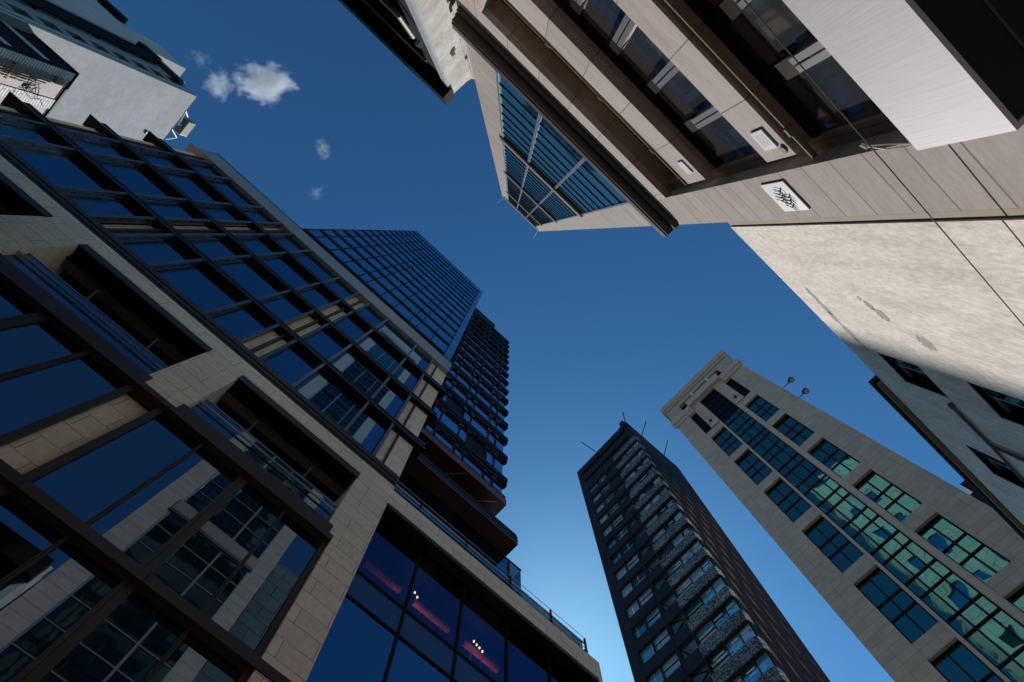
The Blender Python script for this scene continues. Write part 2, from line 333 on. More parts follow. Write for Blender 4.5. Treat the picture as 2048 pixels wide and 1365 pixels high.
for z0, z1 in ((14.24, 19.84), (8.3, 13.9), (0.3, 7.95)):
    bay(-13.75, -5.58, [(-12.6, .12), (-10.95, .12), (-9.15, .32), (-7.42, .14)], z0, z1)
    bay(-22.0, -14.8, [(-19.6, .14), (-17.3, .33)], z0, z1)
    bay(-4.64, 2.6, [(-2.8, .1), (-1.02, .35), (0.72, .1)], z0, z1)
    for a, b in ((-5.85, -4.5), (-15.1, -13.6)):
        bx("pier", m_stone2, B, a, b, 12.4, 12.6, z0, z1)
# --- right wing: tall glazed opening with bronze lintel
bx("lintel", m_bronze, B, 3.88, XW - 0.35, Y0 - 0.06, Y0 + 0.0, 24.22, 24.44)
bx("lintel_soffit", m_black, B, 3.88, XW - 0.35, Y0, 12.469, 24.26, 24.39)
bx("lintel_soffit", m_black, B, 3.88, XW - 0.35, 12.493, 13.05, 24.2, 24.395)  # added black cover hiding the lamplit stone underside behind the glass
gx = [3.88, 6.34, 8.83, 11.37, 13.86, XW - 0.35]
zt1, zt2 = 20.3, 18.95
for a, b in zip(gx[:-1], gx[1:]):
    bx("window", m_gSee, B, a, b, 12.47, 12.49, zt1, 24.3)
    bx("spandrel", m_gSp, B, a, b, 12.47, 12.49, zt2, zt1)
    bx("window", m_gB, B, a, b, 12.47, 12.49, 8.0, zt2)
for x in gx[1:-1]: bx("mullion", m_black, B, x - 0.045, x + 0.045, 12.4, 12.469, 8.0, 24.3)
for z in (zt1, zt2): bx("transom", m_black, B, 3.88, XW - 0.35, 12.41, 12.468, z - 0.035, z + 0.035)
bx("wing_room", m_int, B, 3.96, XW - 0.36, 17.6, 17.8, 17, 25.0)
bx("wing_ceiling", m_black, B, 3.96, XW - 0.36, 12.5, 17.6, 24.9, 25.0)
bx("wing_floor", m_black, B, 3.96, XW - 0.36, 12.5, 17.6, 19.0, 19.2)
bx("wing_wall", m_stone, B, 3.95, XW - 0.4, 12.6, 12.9, 0, 8.0)
# --- wing roof railing
rl = MB().box(4.0, 16.2, 12.24, 12.26, 25.76, 27.0, 0).box(16.2, 16.22, 12.24, 22, 25.76, 27.0, 0)
rl = rl.build("railing_glass", m_gRail, B)
MB().tube([(3.9, 12.12, 26.75), (16.3, 12.12, 26.75)], 0.05).tube([(3.9, 12.0, 26.95), (16.2, 12.0, 26.95)], 0.015).tube([(3.9, 12.0, 26.2), (16.2, 12.0, 26.2)], 0.015).build("handrail", m_steel, rl)
for x in (5.5, 8.35, 11.2, 13.9, 16.25):
    MB().box(x - 0.03, x + 0.03, 12.02, 12.12, 25.8, 27.05).box(x - 0.08, x + 0.08, 12.05, 12.2, 26.1, 26.3).build("post", m_black, rl)
# --- podium storefront above the wing, under the deep canopy
bx("podium_wall", m_black, B, 4.3, 13.0, 15.8, 26, 25.7, 33.2)
px = [4.3, 6.0, 8.25, 10.6, 12.9, 13.9]
for a, b in zip(px[:-1], px[1:]): bx("podium_window", m_gB if b < 13 else m_gRail, B, a + 0.03, b - 0.03, 14.05, 14.08, 25.8, 32.7)
for x in px[1:-1]: bx("podium_mullion", m_black, B, x - 0.03, x + 0.03, 13.98, 14.08, 25.8, 32.7)
bx("podium_window", m_gRail, B, 13.88, 13.9, 14.08, 20, 25.8, 32.7)
bx("glass_capping", m_black, B, 4.3, 13.93, 14.02, 14.1, 32.7, 32.76)
cn = MB().prism([(13.0, 32.8), (20, 32.8), (20, 33.7), (13.0, 33.05)], 'x', 3.9, 12.67, 0).build("canopy", m_bronze, B)
MB().box(3.9, 12.67, 13.1, 20, 33.7, 34.1, 0).box(3.9, 12.7, 13.06, 13.1, 33.7, 33.8, 1).box(3.9, 12.68, 12.97, 13.0, 32.83, 32.87, 1).box(3.9, 12.68, 12.96, 12.999, 33.12, 33.16, 1).box(3.9, 12.66, 13.001, 13.1, 33.05, 33.7, 0).build("canopy_edge", [m_black, m_pale_metal], cn)
# --- bronze ribbed curtain wall
bx("upper_core", m_black, B, XL + 0.2, 3.75, 12.75, 16.5, 26.0, 51.0)
ledges = [31.9, 37.45, 43.1]
bx("curtain_sill", m_bronze, B, XL - 0.1, 3.86, Y0 - 0.03, YG + 0.2, 26.06, 27.1)
MB().box(XL - 0.1, 3.86, Y0 - 0.06, Y0 - 0.031, 26.2, 26.26).box(XL - 0.1, 3.86, Y0 - 0.06, Y0 - 0.031, 26.6, 26.66).build("sill_trim", m_black, B)
for z in ledges:
    o = MB().box(XL - 0.65, 4.55, Y0, 12.7, z, z + 0.09, 0).box(XL - 0.02, 4.5, Y0 + 0.02, 12.69, z + 0.13, z + 0.62, 0).box(XL, 4.45, Y0 + 0.1, 12.68, z + 0.09, z + 0.13, 0)
    o.box(XL - 0.66, 4.56, Y0 - 0.018, Y0 - 0.001, z - 0.012, z + 0.028, 1)  # lighter strip painted in as the highlight along the outer edge
    o.box(2.0, 4.5, Y0 - 0.0, Y0 + 0.018, z + 0.56, z + 0.62, 1)
    o.build("ledge", [m_black, m_pale_metal], B)
cp = MB().box(XL - 0.05, 3.98, Y0, 13.4, 48.42, 51.3).box(XL - 0.7, 3.95, Y0 + 0.03, 12.7, 48.36, 48.42).build("coping", m_grey, B)
MB().box(XL - 0.06, 4.0, Y0 - 0.03, 13.4, 51.3, 51.42).build("coping_cap", m_black, cp)
fins = [-20.57, -18.82, -15.67, -13.87, -12.65, -10.77, -7.63, -5.75, -4.54, -2.62, 0.52, 2.3]
zr = [(27.1, 31.9), (32.52, 37.45), (38.07, 43.1), (43.72, 48.42)]
for x in fins:
    for z0, z1 in zr:
        f = MB().box(x - 0.075, x + 0.075, Y0 + 0.03, Y0 + 0.17, z0, z1, 0)
        f.box(x - 0.075, x + 0.075, YG - 0.1, YG + 0.02, z0, z1, 0)
        n = 5
        for i in range(n): # cross ties leave slots of sky
            zz = z0 + (z1 - z0) * (i + 0.5) / n; f.box(x - 0.05, x + 0.05, Y0 + 0.17, YG - 0.1, zz - 0.12, zz + 0.12, 0)
        f.box(x - 0.08, x - 0.06, Y0 + 0.012, Y0 + 0.03, z0, z1, 1)
        f.build("fin", [m_fin, m_pale_metal], B)
bays = [(XL, fins[0], 's')] + [(a, b, 's' if (round(a, 2), round(b, 2)) in ((-13.87, -12.65), (-5.75, -4.54)) else 'g') for a, b in zip(fins[:-1], fins[1:])]
for a, b, t in bays:
    for z0, z1 in zr:
        if t == 's':
            c = (a + b) / 2
            MB().box(a, b, 12.42, 12.6, z0, z1, 0).box(c - 0.1, c + 0.04, YG - 0.06, 12.42, z0, z1, 1).build("stone_panel", [m_stone2, m_bronze], B)
        else:
            MB().box(a + 0.02, b - 0.02, YG, YG + 0.03, z0, z1).build("window", m_gB, B)
for z0, z1 in zr:
    MB().box(2.45, 2.86, 12.3, 12.9, z0, z1, 0).box(2.86, 3.0, 12.2, 12.4, z0, z1, 1).box(3.0, 4.0, 12.26, 13.0, z0, z1, 0).build("corner_pier", [m_stone2, m_bronze], B)

# things seen through the wing's glass
for i, (xa, xb, zc, yy) in enumerate([(4.9, 6.9, 24.2, 14.5), (7.7, 9.75, 24.2, 14.5), (10.7, 12.7, 24.2, 14.5), (5.3, 7.1, 24.45, 15.6), (8.1, 10.0, 24.45, 15.6), (11.1, 13.0, 24.45, 15.6)]):
    near = i < 3
    d = thing("padded_roll", (xa, yy, zc), "long red padded roll behind the wing glazing, %s one of the %s row" % (("left", "middle", "right")[i % 3], "front" if near else "rear"), "padded seat", "red padded rolls behind the glazing")
    MB().tube([(xa, yy, zc), (xb, yy, zc)], 0.15, 12).build("roll", m_pink, d)
    lg = MB()
    for q in (0.2, 0.5, 0.8):
        x = xa + (xb - xa) * q; lg.tube([(x, yy, zc - 0.15), (x, yy, zc - 0.9)], 0.02, 6)
    lg.tube([(xa + 0.2, yy, zc - 0.9), (xb - 0.2, yy, zc - 0.9)], 0.02, 6)
    lg.build("legs", m_steel, d)
for i, (x, z) in enumerate([(7.42, 24.15), (7.6, 24.0), (10.9, 24.12), (11.07, 24.05), (11.24, 24.0), (11.42, 23.93)]):
    d = thing("pendant_lamp", (x, 14.1, z), "small lit bulb hanging behind the wing glazing, " + ["upper of the left pair", "lower of the left pair", "first of the right four", "second of the right four", "third of the right four", "last of the right four"][i], "lamp", "lit bulbs behind the glazing")
    MB().tube([(x, 14.1, z - 0.04), (x, 14.1, z + 0.04)], 0.035, 10).build("bulb", m_bulb, d)
    MB().tube([(x, 14.1, z + 0.04), (x, 14.1, 24.88)], 0.006, 5).build("cord", m_black, d)

for x in (7.5, 11.2):   # added fill lights set below the bulbs to brighten the rolls
    ld = bpy.data.lights.new("roll_fill_light", 'POINT'); ld.energy = 45; ld.color = (1, 0.72, 0.5); ld.shadow_soft_size = 0.2
    lo = bpy.data.objects.new("roll_fill_light", ld); sc.collection.objects.link(lo); lo.location = (x + 0.4, 14.9, 22.6)
# ================================================================ 2. GRID-FRONTED GLASS TOWER behind the office building
T1 = thing("glass_tower", (-6, 14, 0), "blue glass tower with black grid front and glazed corner, behind the office building", "tower")
Y1 = 14.0; sc1 = 1.4
bx("core", m_black, T1, -15.4, 4.3, Y1 + 0.25, 21.5, 51.0, 131.8)
fz = [1.6 + (a - 1.6) * sc1 for a in [40.9, 44.1, 47.5, 50.75, 54.0, 57.2, 60.5, 63.75, 67.2, 70.4, 73.7, 76.85, 80.0, 83.4, 86.8, 90.4, 94.7]]
mx_ = [a * sc1 for a in (-11.1, -10.29, -8.9, -7.55, -6.14, -5.41, -4.0, -2.68, -1.18, -0.48, 0.98, 2.45)]
cells = []
for i in range(len(fz) - 1):
    for j in range(len(mx_) - 1):
        cells.append((mx_[j] + 0.05, mx_[j + 1] - 0.05, fz[i] + 0.25, fz[i + 1] - 0.25))
cells.sort(key=lambda c: c[2])
rest = MB()
for i, c in enumerate(cells):
    if i < 99: bx("window", m_gT1, T1, c[0], c[1], Y1 + 0.03, Y1 + 0.07, c[2], c[3])
    else: rest.box(c[0], c[1], Y1 + 0.03, Y1 + 0.07, c[2], c[3])
tag(rest.build("window", m_gT1, T1), kind="stuff")
for z in fz[:-1]: bx("ledge", m_black, T1, -15.6, 3.5, Y1 - 0.07, Y1 + 0.09, z - 0.33, z + 0.33)
for x in mx_: bx("mullion", m_black, T1, x - 0.06, x + 0.06, Y1 - 0.01, Y1 + 0.09, 51, 131.6)
bx("parapet", m_gT1c, T1, -15.5, 3.45, Y1 - 0.02, Y1 + 0.1, 130.4, 132.2)
cz = fz
for i in range(len(cz) - 1):
    MB().box(3.46, 4.35, Y1 + 0.02, Y1 + 0.05, cz[i] + 0.04, cz[i + 1] - 0.04).box(4.32, 4.35, Y1 + 0.05, 20, cz[i] + 0.04, cz[i + 1] - 0.04).build("corner_window", m_gT1c, T1)
bx("corner_post", m_black, T1, 3.38, 3.46, Y1 - 0.03, Y1 + 0.3, 51, 132)

# ================================================================ 3. DARK LOUVRED TOWER
T2 = thing("louvred_tower", (9, 16, 0), "dark tower with stacked black louvred ledges above a dark red soffit", "tower")
Y2 = 16.0; s2 = 1.6
def z2(a): return 1.6 + (a - 1.6) * s2
XR2 = 8.69 * s2
bx("core", m_black, T2, 4.4, XR2 - 0.25, Y2 + 0.3, 30, 46.6, z2(72.0))
bx("penthouse", m_black, T2, 4.4, 6.47 * s2, Y2 - 0.1, 30, z2(72.0), z2(74.9))
MB().box(4.4, 14.3, Y2, 34, 44.5, 46.0, 0).box(4.4, 14.34, Y2 - 0.06, Y2, 44.45, 45.3, 1).box(14.3, 14.36, Y2, 30, 44.45, 45.3, 1).build("red_soffit", [m_red, m_rededge], T2)
MB().tube([(6.3, 16.1, 44.42), (5.8, 18, 44.42)], 0.05).tube([(8.1, 18.2, 44.42), (10.2, 16.1, 44.42)], 0.05).tube([(11.3, 18.2, 44.42), (13.6, 16.2, 44.42)], 0.05).build("brace", m_pale_metal, T2)
lv = MB().box(4.4, 13.6, Y2 + 1.6, 34, 33.5, 44.5, 0)
for z in (35.5, 37, 40.2, 41.6): lv.box(10, 14.2, Y2 + 1.1, 30, z, z + 0.5, 0)
lv.box(12.4, 13.62, Y2 + 1.55, Y2 + 1.6, 38, 39.7, 1)
lv.build("lower_wall", [m_black, m_stone2], T2)
la = [71.65, 69.0, 66.3, 63.45, 60.7, 57.9, 55.0, 52.1, 49.2, 46.4, 43.5, 40.5, 37.6, 34.5, 31.3]
posts = [a * s2 for a in (3.4, 4.0, 5.33, 5.94, 7.37, 7.98, 8.69)]
cells = []
for i, a in enumerate(la):
    z = z2(a)
    o = MB()
    o.box(4.4, XR2 + 0.12, Y2 - 0.12, Y2 + 0.2, z - 2.0, z - 1.7, 0)
    o.box(4.4, XR2 + 0.36, Y2 - 0.2, Y2 + 0.2, z - 1.55, z - 1.35, 0); o.box(4.4, XR2 + 0.36, Y2 - 0.2, Y2 + 0.2, z - 1.2, z - 1.0, 0); o.box(4.4, XR2 + 0.4, Y2 - 0.22, Y2 + 0.2, z - 0.8, z, 0)
    o.box(4.4, XR2 + 0.1, Y2 - 0.05, Y2 + 0.18, z - 2.0, z, 0)
    o.box(XR2 - 0.2, XR2 + 0.3, Y2 + 0.2, 26, z - 1.5, z - 0.9, 0)
    for p, q in ((4.5, 5.9), (6.7, 8.3), (9.8, 11.5), (12.1, 13.2)): o.box(p, q, Y2 - 0.225, Y2 - 0.202, z - 1.53, z - 1.47, 1)
    o.build("ledge", [m_black, m_pale_metal], T2)
    zb = z2(la[i + 1]) if i + 1 < len(la) else 45.3
    for p, q in zip(posts[:-1], posts[1:]):
        cells.append((p + 0.04, q - 0.04, zb, z - 2.0))
for c in cells:
    dark = (abs(c[2] - z2(31.3)) < 0.1 and 9.3 < c[0] < 10) or (abs(c[2] - z2(34.5)) < 0.1 and 6.2 < c[0] < 7)  # flat black panels put in for the shade of two recesses
    bx("window", m_black if dark else m_gT2, T2, c[0], c[1], Y2 + 0.02, Y2 + 0.05, c[2], c[3])
bx("side_window", m_gT2, T2, XR2 - 0.02, XR2, Y2 + 0.13, 26, 46, z2(72))
for x in posts[:-1]:
    o = MB().box(x - 0.08, x + 0.08, Y2 - 0.06, Y2 + 0.02, 45.3, z2(71.5), 0)
    for a in la:
        z = z2(a) - 2.1; o.tube([(x - 0.2, Y2 - 0.2, z - 0.2), (x + 0.2, Y2 - 0.2, z + 0.2)], 0.03, 5, 1).tube([(x - 0.2, Y2 - 0.2, z + 0.2), (x + 0.2, Y2 - 0.2, z - 0.2)], 0.03, 5, 1)
    o.build("post", [m_black, m_pale_metal], T2)

# ================================================================ 4. CHARCOAL TOWER (bottom centre), local frame turned 1.5 degrees
D = thing("charcoal_tower", (40.29, 11.0, 0), "charcoal tower with pebbled spandrels with painted glints and slit flank, bottom centre", "tower", rotz=-1.5)
FW = 13.8; TOP = 106.9; P = 3.68
win_t = [71.56 + P * k for k in range(7, -13, -1)]          # head heights of the window rows
hl = []
for t in win_t: hl += [(10.42, 12.42, t - 2.12, t), (8.1, 10.36, t - 2.12, t), (5.62, 7.75, t - 2.0, t - 0.05), (-0.1, 5.5, t - 2.15, t + 0.02)]
hl += [(1.2, 12.7, 103.4, 104.7), (1.0, 12.6, 100.1, 101.3)]
fc = MB().wall('x', 0, 0.55, 0.0, FW, 0, TOP, hl, 0)
fc.build("front_cladding", m_darkcon, D)
bx("core", m_black, D, 0.8, 14, 0.9, FW - 0.02, 0, TOP - 0.5)
side = []
# flank with slit windows as sharp rhombs
fl = MB().box(0.56, 14, 0.0, 0.5, 0, TOP); fl.build("flank", m_darkcon, D)
bx("back_flank", m_darkcon, D, 0.56, 14, FW - 0.3, FW, 0, TOP)
sl = []
for r_ in range(0, 21):
    for c_ in range(0, 5):
        x = 1.6 + c_ * 2.7 + (r_ % 2) * 1.3; z = 98 - r_ * P
        if x > 13: continue
        MB().prism([(x - 0.55, z + 1.5), (x + 0.3, z + 0.5), (x + 0.55, z - 1.5), (x - 0.3, z - 0.5)], 'y', -0.03, 0.0).build("slit_window", m_black, D)
for i, t in enumerate(win_t):
    near = True
    for a, b in ((10.42, 12.42), (8.1, 10.36)):
        o = MB().box(0.4, 0.43, a, b, t - 2.12, t, 0)
        if a < 9: o.box(0.33, 0.4, a, b, t - 0.95, t - 0.85, 1)
        for q in range(random.randint(1, 3)):
            yy = random.uniform(a + 0.1, b - 0.2); o.box(0.385, 0.4, yy, yy + random.uniform(0.04, 0.1), t - random.uniform(1.2, 2.1), t - random.uniform(0, 0.7), 2)
        o.build("window", [random.choice(m_gDv), m_black, m_curt], D)
    gp = MB().box(0.35, 0.38, 5.62, 7.75, t - 2.0, t - 0.05, 0)
    pts = [(5.62, t - 1.0), (7.75, t - 0.05)] if i % 2 else [(6.7, t - 2.0), (7.75, t - 0.05)]
    gp.tube([(0.3, pts[0][0], pts[0][1]), (0.3, pts[1][0], pts[1][1])], 0.07, 5, 1)
    if i % 2: gp.tube([(0.3, 5.62, t - 1.0), (0.3, 7.75, t - 1.95)], 0.07, 5, 1)
    gp.build("braced_panel", [m_gDg, m_black], D)
    for a, b in ((3.2, 5.5), (1.45, 3.14), (0.12, 1.39)):
        o = MB().box(0.42, 0.45, a, b, t - 2.15, t + 0.02, 0)
        if a > 3: o.box(0.36, 0.42, a, b, t - 1.15, t - 1.05, 1)
        o.box(0.3, 0.42, b, b + 0.06, t - 2.15, t, 1)
        for q in range(random.randint(0, 3)):
            zz = t - 0.3 - q * 0.45; yy = random.uniform(a + 0.1, a + 0.5); o.box(0.405, 0.42, yy, min(b - 0.1, yy + random.uniform(0.6, 1.4)), zz - 0.16, zz, 2)
        o.build("window", [random.choice(m_gDv), m_black, m_curt], D)
    # rounded pebbled spandrel wrapping the near corner
    zs = t + 0.02; ze = t - 2.15 + P
    cpts = []
    for k_ in range(7):
        an = math.pi / 2 * k_ / 6; cpts.append((0.3 - 0.6 + 0.6 * (1 - math.sin(an)), 0.5 - 0.6 * math.cos(an)) )
    out = [(-0.18, 5.55), (-0.18, 0.35), (-0.12, 0.12), (0.02, -0.06), (0.25, -0.14), (1.0, -0.14), (1.0, -0.02), (0.0, 0.2), (0.0, 5.55)]
    MB().prism(out, 'z', zs + 0.02, ze - 0.02).build("spandrel", m_pebble_glints, D)
MB().prism([(-0.05, 7.9), (-0.05, 8.05), (0, 8.05), (0, 7.9)], 'z', 40, 98).build("drip_trim", m_black, D)
roofkit = MB().box(-0.2, 1.0, 0.4, 1.4, 105.2, 108.2).box(-0.4, 0.2, 1.2, 1.8, 104.6, 106).build("roof_equipment", m_darkcon, D)

# ================================================================ 5. TAN STONE TOWER at the end of the street
TN = thing("stone_tower", (40, -2.7, 0), "tan stone tower with green windows and a stepped cornice, closing the end of the street", "tower")
wz = [(44.4 + 8.6 * k - 7.05 + (0 if k >= -2 else 0), 44.4 + 8.6 * k) for k in (4, 3, 2, 1, 0, -1, -2, -3)]
hl = []
for z0, z1 in wz: hl += [(-0.85, 1.6, z0, z1), (-7.2, -4.86, z0, z1)]
hl += [(-4.25, -1.13, 12, 90.1), (0.47, 1.68, 80.5, 88.3), (-7.08, -5.85, 80.5, 88.4), (-6.95, 1.75, 91.1, 94.1)]
MB().wall('x', 40, 40.6, -9.73, 4.2, 0, 95.4, hl).build("stone_face", m_tan, TN)
bx("core", m_black, TN, 41.2, 60, -9.6, 4.1, 0, 95.2)
bx("side_wall", m_tan, TN, 40.61, 60, -9.73, -9.3, 0, 95.4); bx("side_wall", m_tan, TN, 40.61, 60, 3.8, 4.2, 0, 95.4)
MB().box(39.55, 60, -10.15, 4.62, 96.0, 97.6).box(39.75, 60, -9.95, 4.42, 95.4, 96.0).build("top_cornice", m_tantrim, TN)
for a, b in ((0.5, 4.6), (-10.15, -6.1)):
    MB().box(39.6, 39.999, a, b, 89.4, 90.9).box(39.8, 39.999, a, b, 88.5, 89.4).build("mid_cornice", m_tantrim, TN)
MB().box(39.45, 39.998, -6.15, 0.6, 90.3, 92.3, 0).box(39.7, 40.3, -6.1, 0.55, 92.3, 92.6, 0).build("balcony_beam", m_tantrim, TN)
for y in (-4.6, -1.2): bx("bracket", m_plate, TN, 39.7, 40.3, y - 0.14, y + 0.14, 92.6, 94.1)
for a, b in ((0.47, -1.0), (-4.4, -5.85)):
    MB().box(39.72, 39.997, min(a, b), max(a, b), 80.3, 81.2).build("block_course", m_tantrim, TN)
for y in (-0.2, -5.1): MB().tube([(39.7, y, 82.3), (39.99, y, 82.3)], 0.22, 10).build("wall_lamp", m_dkfig, TN)
for a, b in ((-4.8, -4.27), (-1.12, -0.86)): bx("pilaster", m_tantrim, TN, 39.9, 39.996, a, b, 12, 80.3)
def grid(name, y0, y1, z0, z1, ys, zs, m, thick=0.07):
    MB().box(40.42, 40.45, y0, y1, z0, z1).build(name, m, TN) if False else None
    o = MB().box(40.42, 40.45, y0, y1, z0, z1, 0)
    for y in ys: o.box(40.3, 40.42, y - thick, y + thick, z0, z1, 1)
    for z in zs: o.box(40.32, 40.42, y0, y1, z - thick, z + thick, 1)
    o.box(40.3, 40.42, y0, y0 + 0.1, z0, z1, 1); o.box(40.3, 40.42, y1 - 0.1, y1, z0, z1, 1); o.box(40.3, 40.42, y0, y1, z1 - 0.12, z1, 1)
    return o.build(name, [m, m_black], TN)
for z0, z1 in wz:
    for a, b in ((-0.85, 1.6), (-7.2, -4.86)):
        grid("window", a, b, z0, z1, [a + (b - a) * 0.5], [z0 + 2.6, z0 + 4.25], m_gTan)
    grid("central_window", -4.25, -1.13, z0, z1, [-3.42, -2.2], [z0 + 2.6, z0 + 4.25], m_gTan)
    grid("central_window", -4.25, -1.13, z1, z1 + 1.55, [-3.42, -2.2], [], m_gTan)
m_gTop = glass("dark_attic_glass", (0.08, 0.1, 0.12), refl=0.3)
grid("attic_window", -4.25, -1.13, 80.4, 90.1, [-3.42, -2.2], [82.5, 84.5, 86.5, 88.3], m_gTop)
grid("attic_window", 0.47, 1.68, 80.5, 88.3, [], [82.5, 84.5, 86.5], m_gTop, 0.03); grid("attic_window", -7.08, -5.85, 80.5, 88.4, [], [82.5, 84.5, 86.5], m_gTop, 0.03)
bx("attic_recess", m_black, TN, 40.61, 40.9, -6.95, 1.75, 91.1, 94.1)

# floodlights on arms at the tower's right edge
for i, (z, l) in enumerate(((75.0, 1.3), (70.6, 0.9))):
    d = thing("floodlight", (40, -9.73, z), ("upper floodlight on a longer arm" if i == 0 else "lower floodlight on a short arm") + " beside the tan stone tower", "floodlight", "floodlights on the tan stone tower")
    MB().tube([(40.0, -9.7, z), (40.0, -9.75 - l, z)], 0.05, 6).build("arm", m_lampbody, d)
    MB().tube([(40.0, -9.75 - l - 0.2, z + 0.25), (39.95, -9.75 - l - 0.2, z - 0.15)], 0.36, 14).box(39.8, 40.2, -9.75 - l, -9.7 - l + 0.2, z + 0.1, z + 0.3).build("housing", m_lampbody, d)
    MB().tube([(39.95, -9.75 - l - 0.2, z - 0.15), (39.95, -9.75 - l - 0.2, z - 0.19)], 0.27, 14).build("lens", m_lens, d)
# distant dark plant building behind the tan tower
FB = thing("rooftop_block", (62, -16, 0), "small dark stepped building top behind the tan stone tower", "building")
bx("wall", m_darkcon, FB, 60, 74, -19.5, -13.6, 0, 64.5); bx("upper_wall", m_darkcon, FB, 60.4, 73, -19.5, -15.2, 64.5, 67)
for z in (56, 58, 60): bx("louvre", m_black, FB, 59.9, 60, -19, -16.5, z, z + 0.7)

# ================================================================ 6. STONE BUILDING overhead on the right (stone beams, cornice, louvred tall windows)
RB = thing("stone_clad_building", (-1, -4, 0), "stone clad building with deep horizontal beams, dark cornice and tall slatted windows", "building")
F = -3.6
# lower pier and left pier
MB().box(2.47, 3.51, -4.3, F, 0, 19.08).build("corner_pier", m_granite, RB)
MB().box(-5.45, -4.4, -4.3, F, 0, 19.08).build("end_pier", m_granbeam, RB)
beams = [(17.9, 19.08), (14.12, 15.3), (10.2, 11.15), (6.35, 7.25), (2.6, 3.5)]
for i, (z0, z1) in enumerate(beams):
    xr = 2.47 if i == 0 else 2.24
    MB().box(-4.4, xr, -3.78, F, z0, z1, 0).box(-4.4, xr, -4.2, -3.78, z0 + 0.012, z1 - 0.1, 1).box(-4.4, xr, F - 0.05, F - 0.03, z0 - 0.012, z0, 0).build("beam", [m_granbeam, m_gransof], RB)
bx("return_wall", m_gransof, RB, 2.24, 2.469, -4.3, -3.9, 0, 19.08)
# drain pipe under the top beams
def pipe(y, z, joints):
    o = MB().tube([(-4.35, y, z), (2.42, y, z)], 0.045, 10)
    for x in joints: o.tube([(x - 0.07, y, z), (x + 0.07, y, z)], 0.07, 10)
    o.build("drain_pipe", m_tanpaint, RB)
pipe(-3.76, 16.0, (-2.3, -0.6, 1.15)); pipe(-3.70, 10.05, (1.9,))
# windows between beams: glass bays, black head frame, aluminium mullion pairs
GY = -3.95
mulx = [-4.07, -3.03, -1.97, -0.92, 0.13, 1.18]
for i in range(4):
    z1 = beams[i][0]; z0 = beams[i + 1][1] - 0.1
    GY = -4.22 if i == 0 else -3.95
    xs = [-4.4] + mulx + [2.24]
    for a, b in zip(xs[:-1], xs[1:]): bx("window", m_gRlow, RB, a, b, GY - 0.05, GY - 0.03, z0, z1)
    MB().box(-4.4, 2.24, GY - 0.03, GY + 0.05, z1 - 0.16, z1, 0).build("head_frame", m_black, RB)
    for x in (mulx if i else []):
        MB().box(x - 0.13, x + 0.13, GY - 0.03, GY + 0.05, z1 - 1.0, z1 - 0.1, 0).box(x - 0.11, x - 0.015, GY - 0.03, GY + 0.09, z0, z1 - 1.0, 1).box(x + 0.015, x + 0.11, GY - 0.03, GY + 0.09, z0, z1 - 1.0, 1).build("mullion", [m_black, m_alu], RB)
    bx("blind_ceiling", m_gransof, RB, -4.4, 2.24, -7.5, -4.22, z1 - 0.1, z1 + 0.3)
bx("rear_room_wall", m_int, RB, -4.4, 2.4, -7.8, -7.5, 0, 19)
# cornice
MB().box(-5.3, 3.52, F, F + 0.16, 19.12, 19.3, 0).box(-5.25, 3.5, F, F + 0.1, 19.3, 19.45, 1).box(-5.32, 3.56, F, F + 0.38, 19.45, 19.6, 0).box(-5.32, 3.58, F + 0.2, F + 0.42, 19.6, 20.05, 2).build("cornice", [m_dkfig, m_alu_band, m_dkfig], RB)
MB().box(-5.4, 3.515, F + 0.0, F + 0.19, 19.6, 19.62).build("cornice_joint", m_black, RB)
# upper shaft with one giant slatted window in storeys
bands_ = [(36.3, 37.6), (55.5, 57.2), (81, 83.2)]
UP = MB().wall('y', -4.3, F, -5.45, 3.51, 19.09, 105.5, [(-4.05, 2.35, 20.5, 101)])
UP.build("upper_wall", m_granite, RB)
zs_ = [20.5] + [v for b in bands_ for v in b] + [101]
for i in range(0, len(zs_), 2):
    z0, z1 = zs_[i], zs_[i + 1]
    ex_ = [-4.05, -2.0, 0.15, 2.35]
    for a, b in zip(ex_[:-1], ex_[1:]): bx("window", m_gR, RB, a, b, F - 0.08, F - 0.05, z0, z1)
    for x in (-2.0, 0.15): bx("mullion", m_alu, RB, x - 0.07, x + 0.07, F - 0.05, F + 0.0, z0, z1)
    n = int((z1 - z0) / 1.82)
    for j in range(1, n + 1):
        z = z0 + j * (z1 - z0) / (n + 1)
        MB().box(-4.05, 2.35, F - 0.05, F - 0.015, z, z + 0.14, 0).box(-4.05, 2.35, F - 0.015, F - 0.008, z - 0.02, z + 0.05, 1).build("slat", [m_black, m_alu], RB)
    MB().box(2.27, 2.35, F - 0.05, F + 0.02, z0, z1).build("side_frame", m_alu, RB); MB().box(-4.05, -3.97, F - 0.05, F + 0.02, z0, z1).build("side_frame", m_alu, RB)
for z0, z1 in bands_:
    MB().box(-4.2, 2.45, F - 0.05, F + 0.06, z0, z1, 0).box(-4.2, 2.45, F - 0.05, F + 0.02, z0 - 0.25, z0, 1).box(-4.2, 2.46, F + 0.061, F + 0.08, z0 - 0.1, z0 + 0.2, 1).build("floor_band", [m_alu_band, m_dkfig], RB)
bx("roof_band", m_alu_band, RB, -5.0, 3.0, F + 0.0, F + 0.12, 101.2, 102.3)
bx("parapet", m_granite, RB, -5.46, 3.52, -4.3, F + 0.03, 105.5, 107)
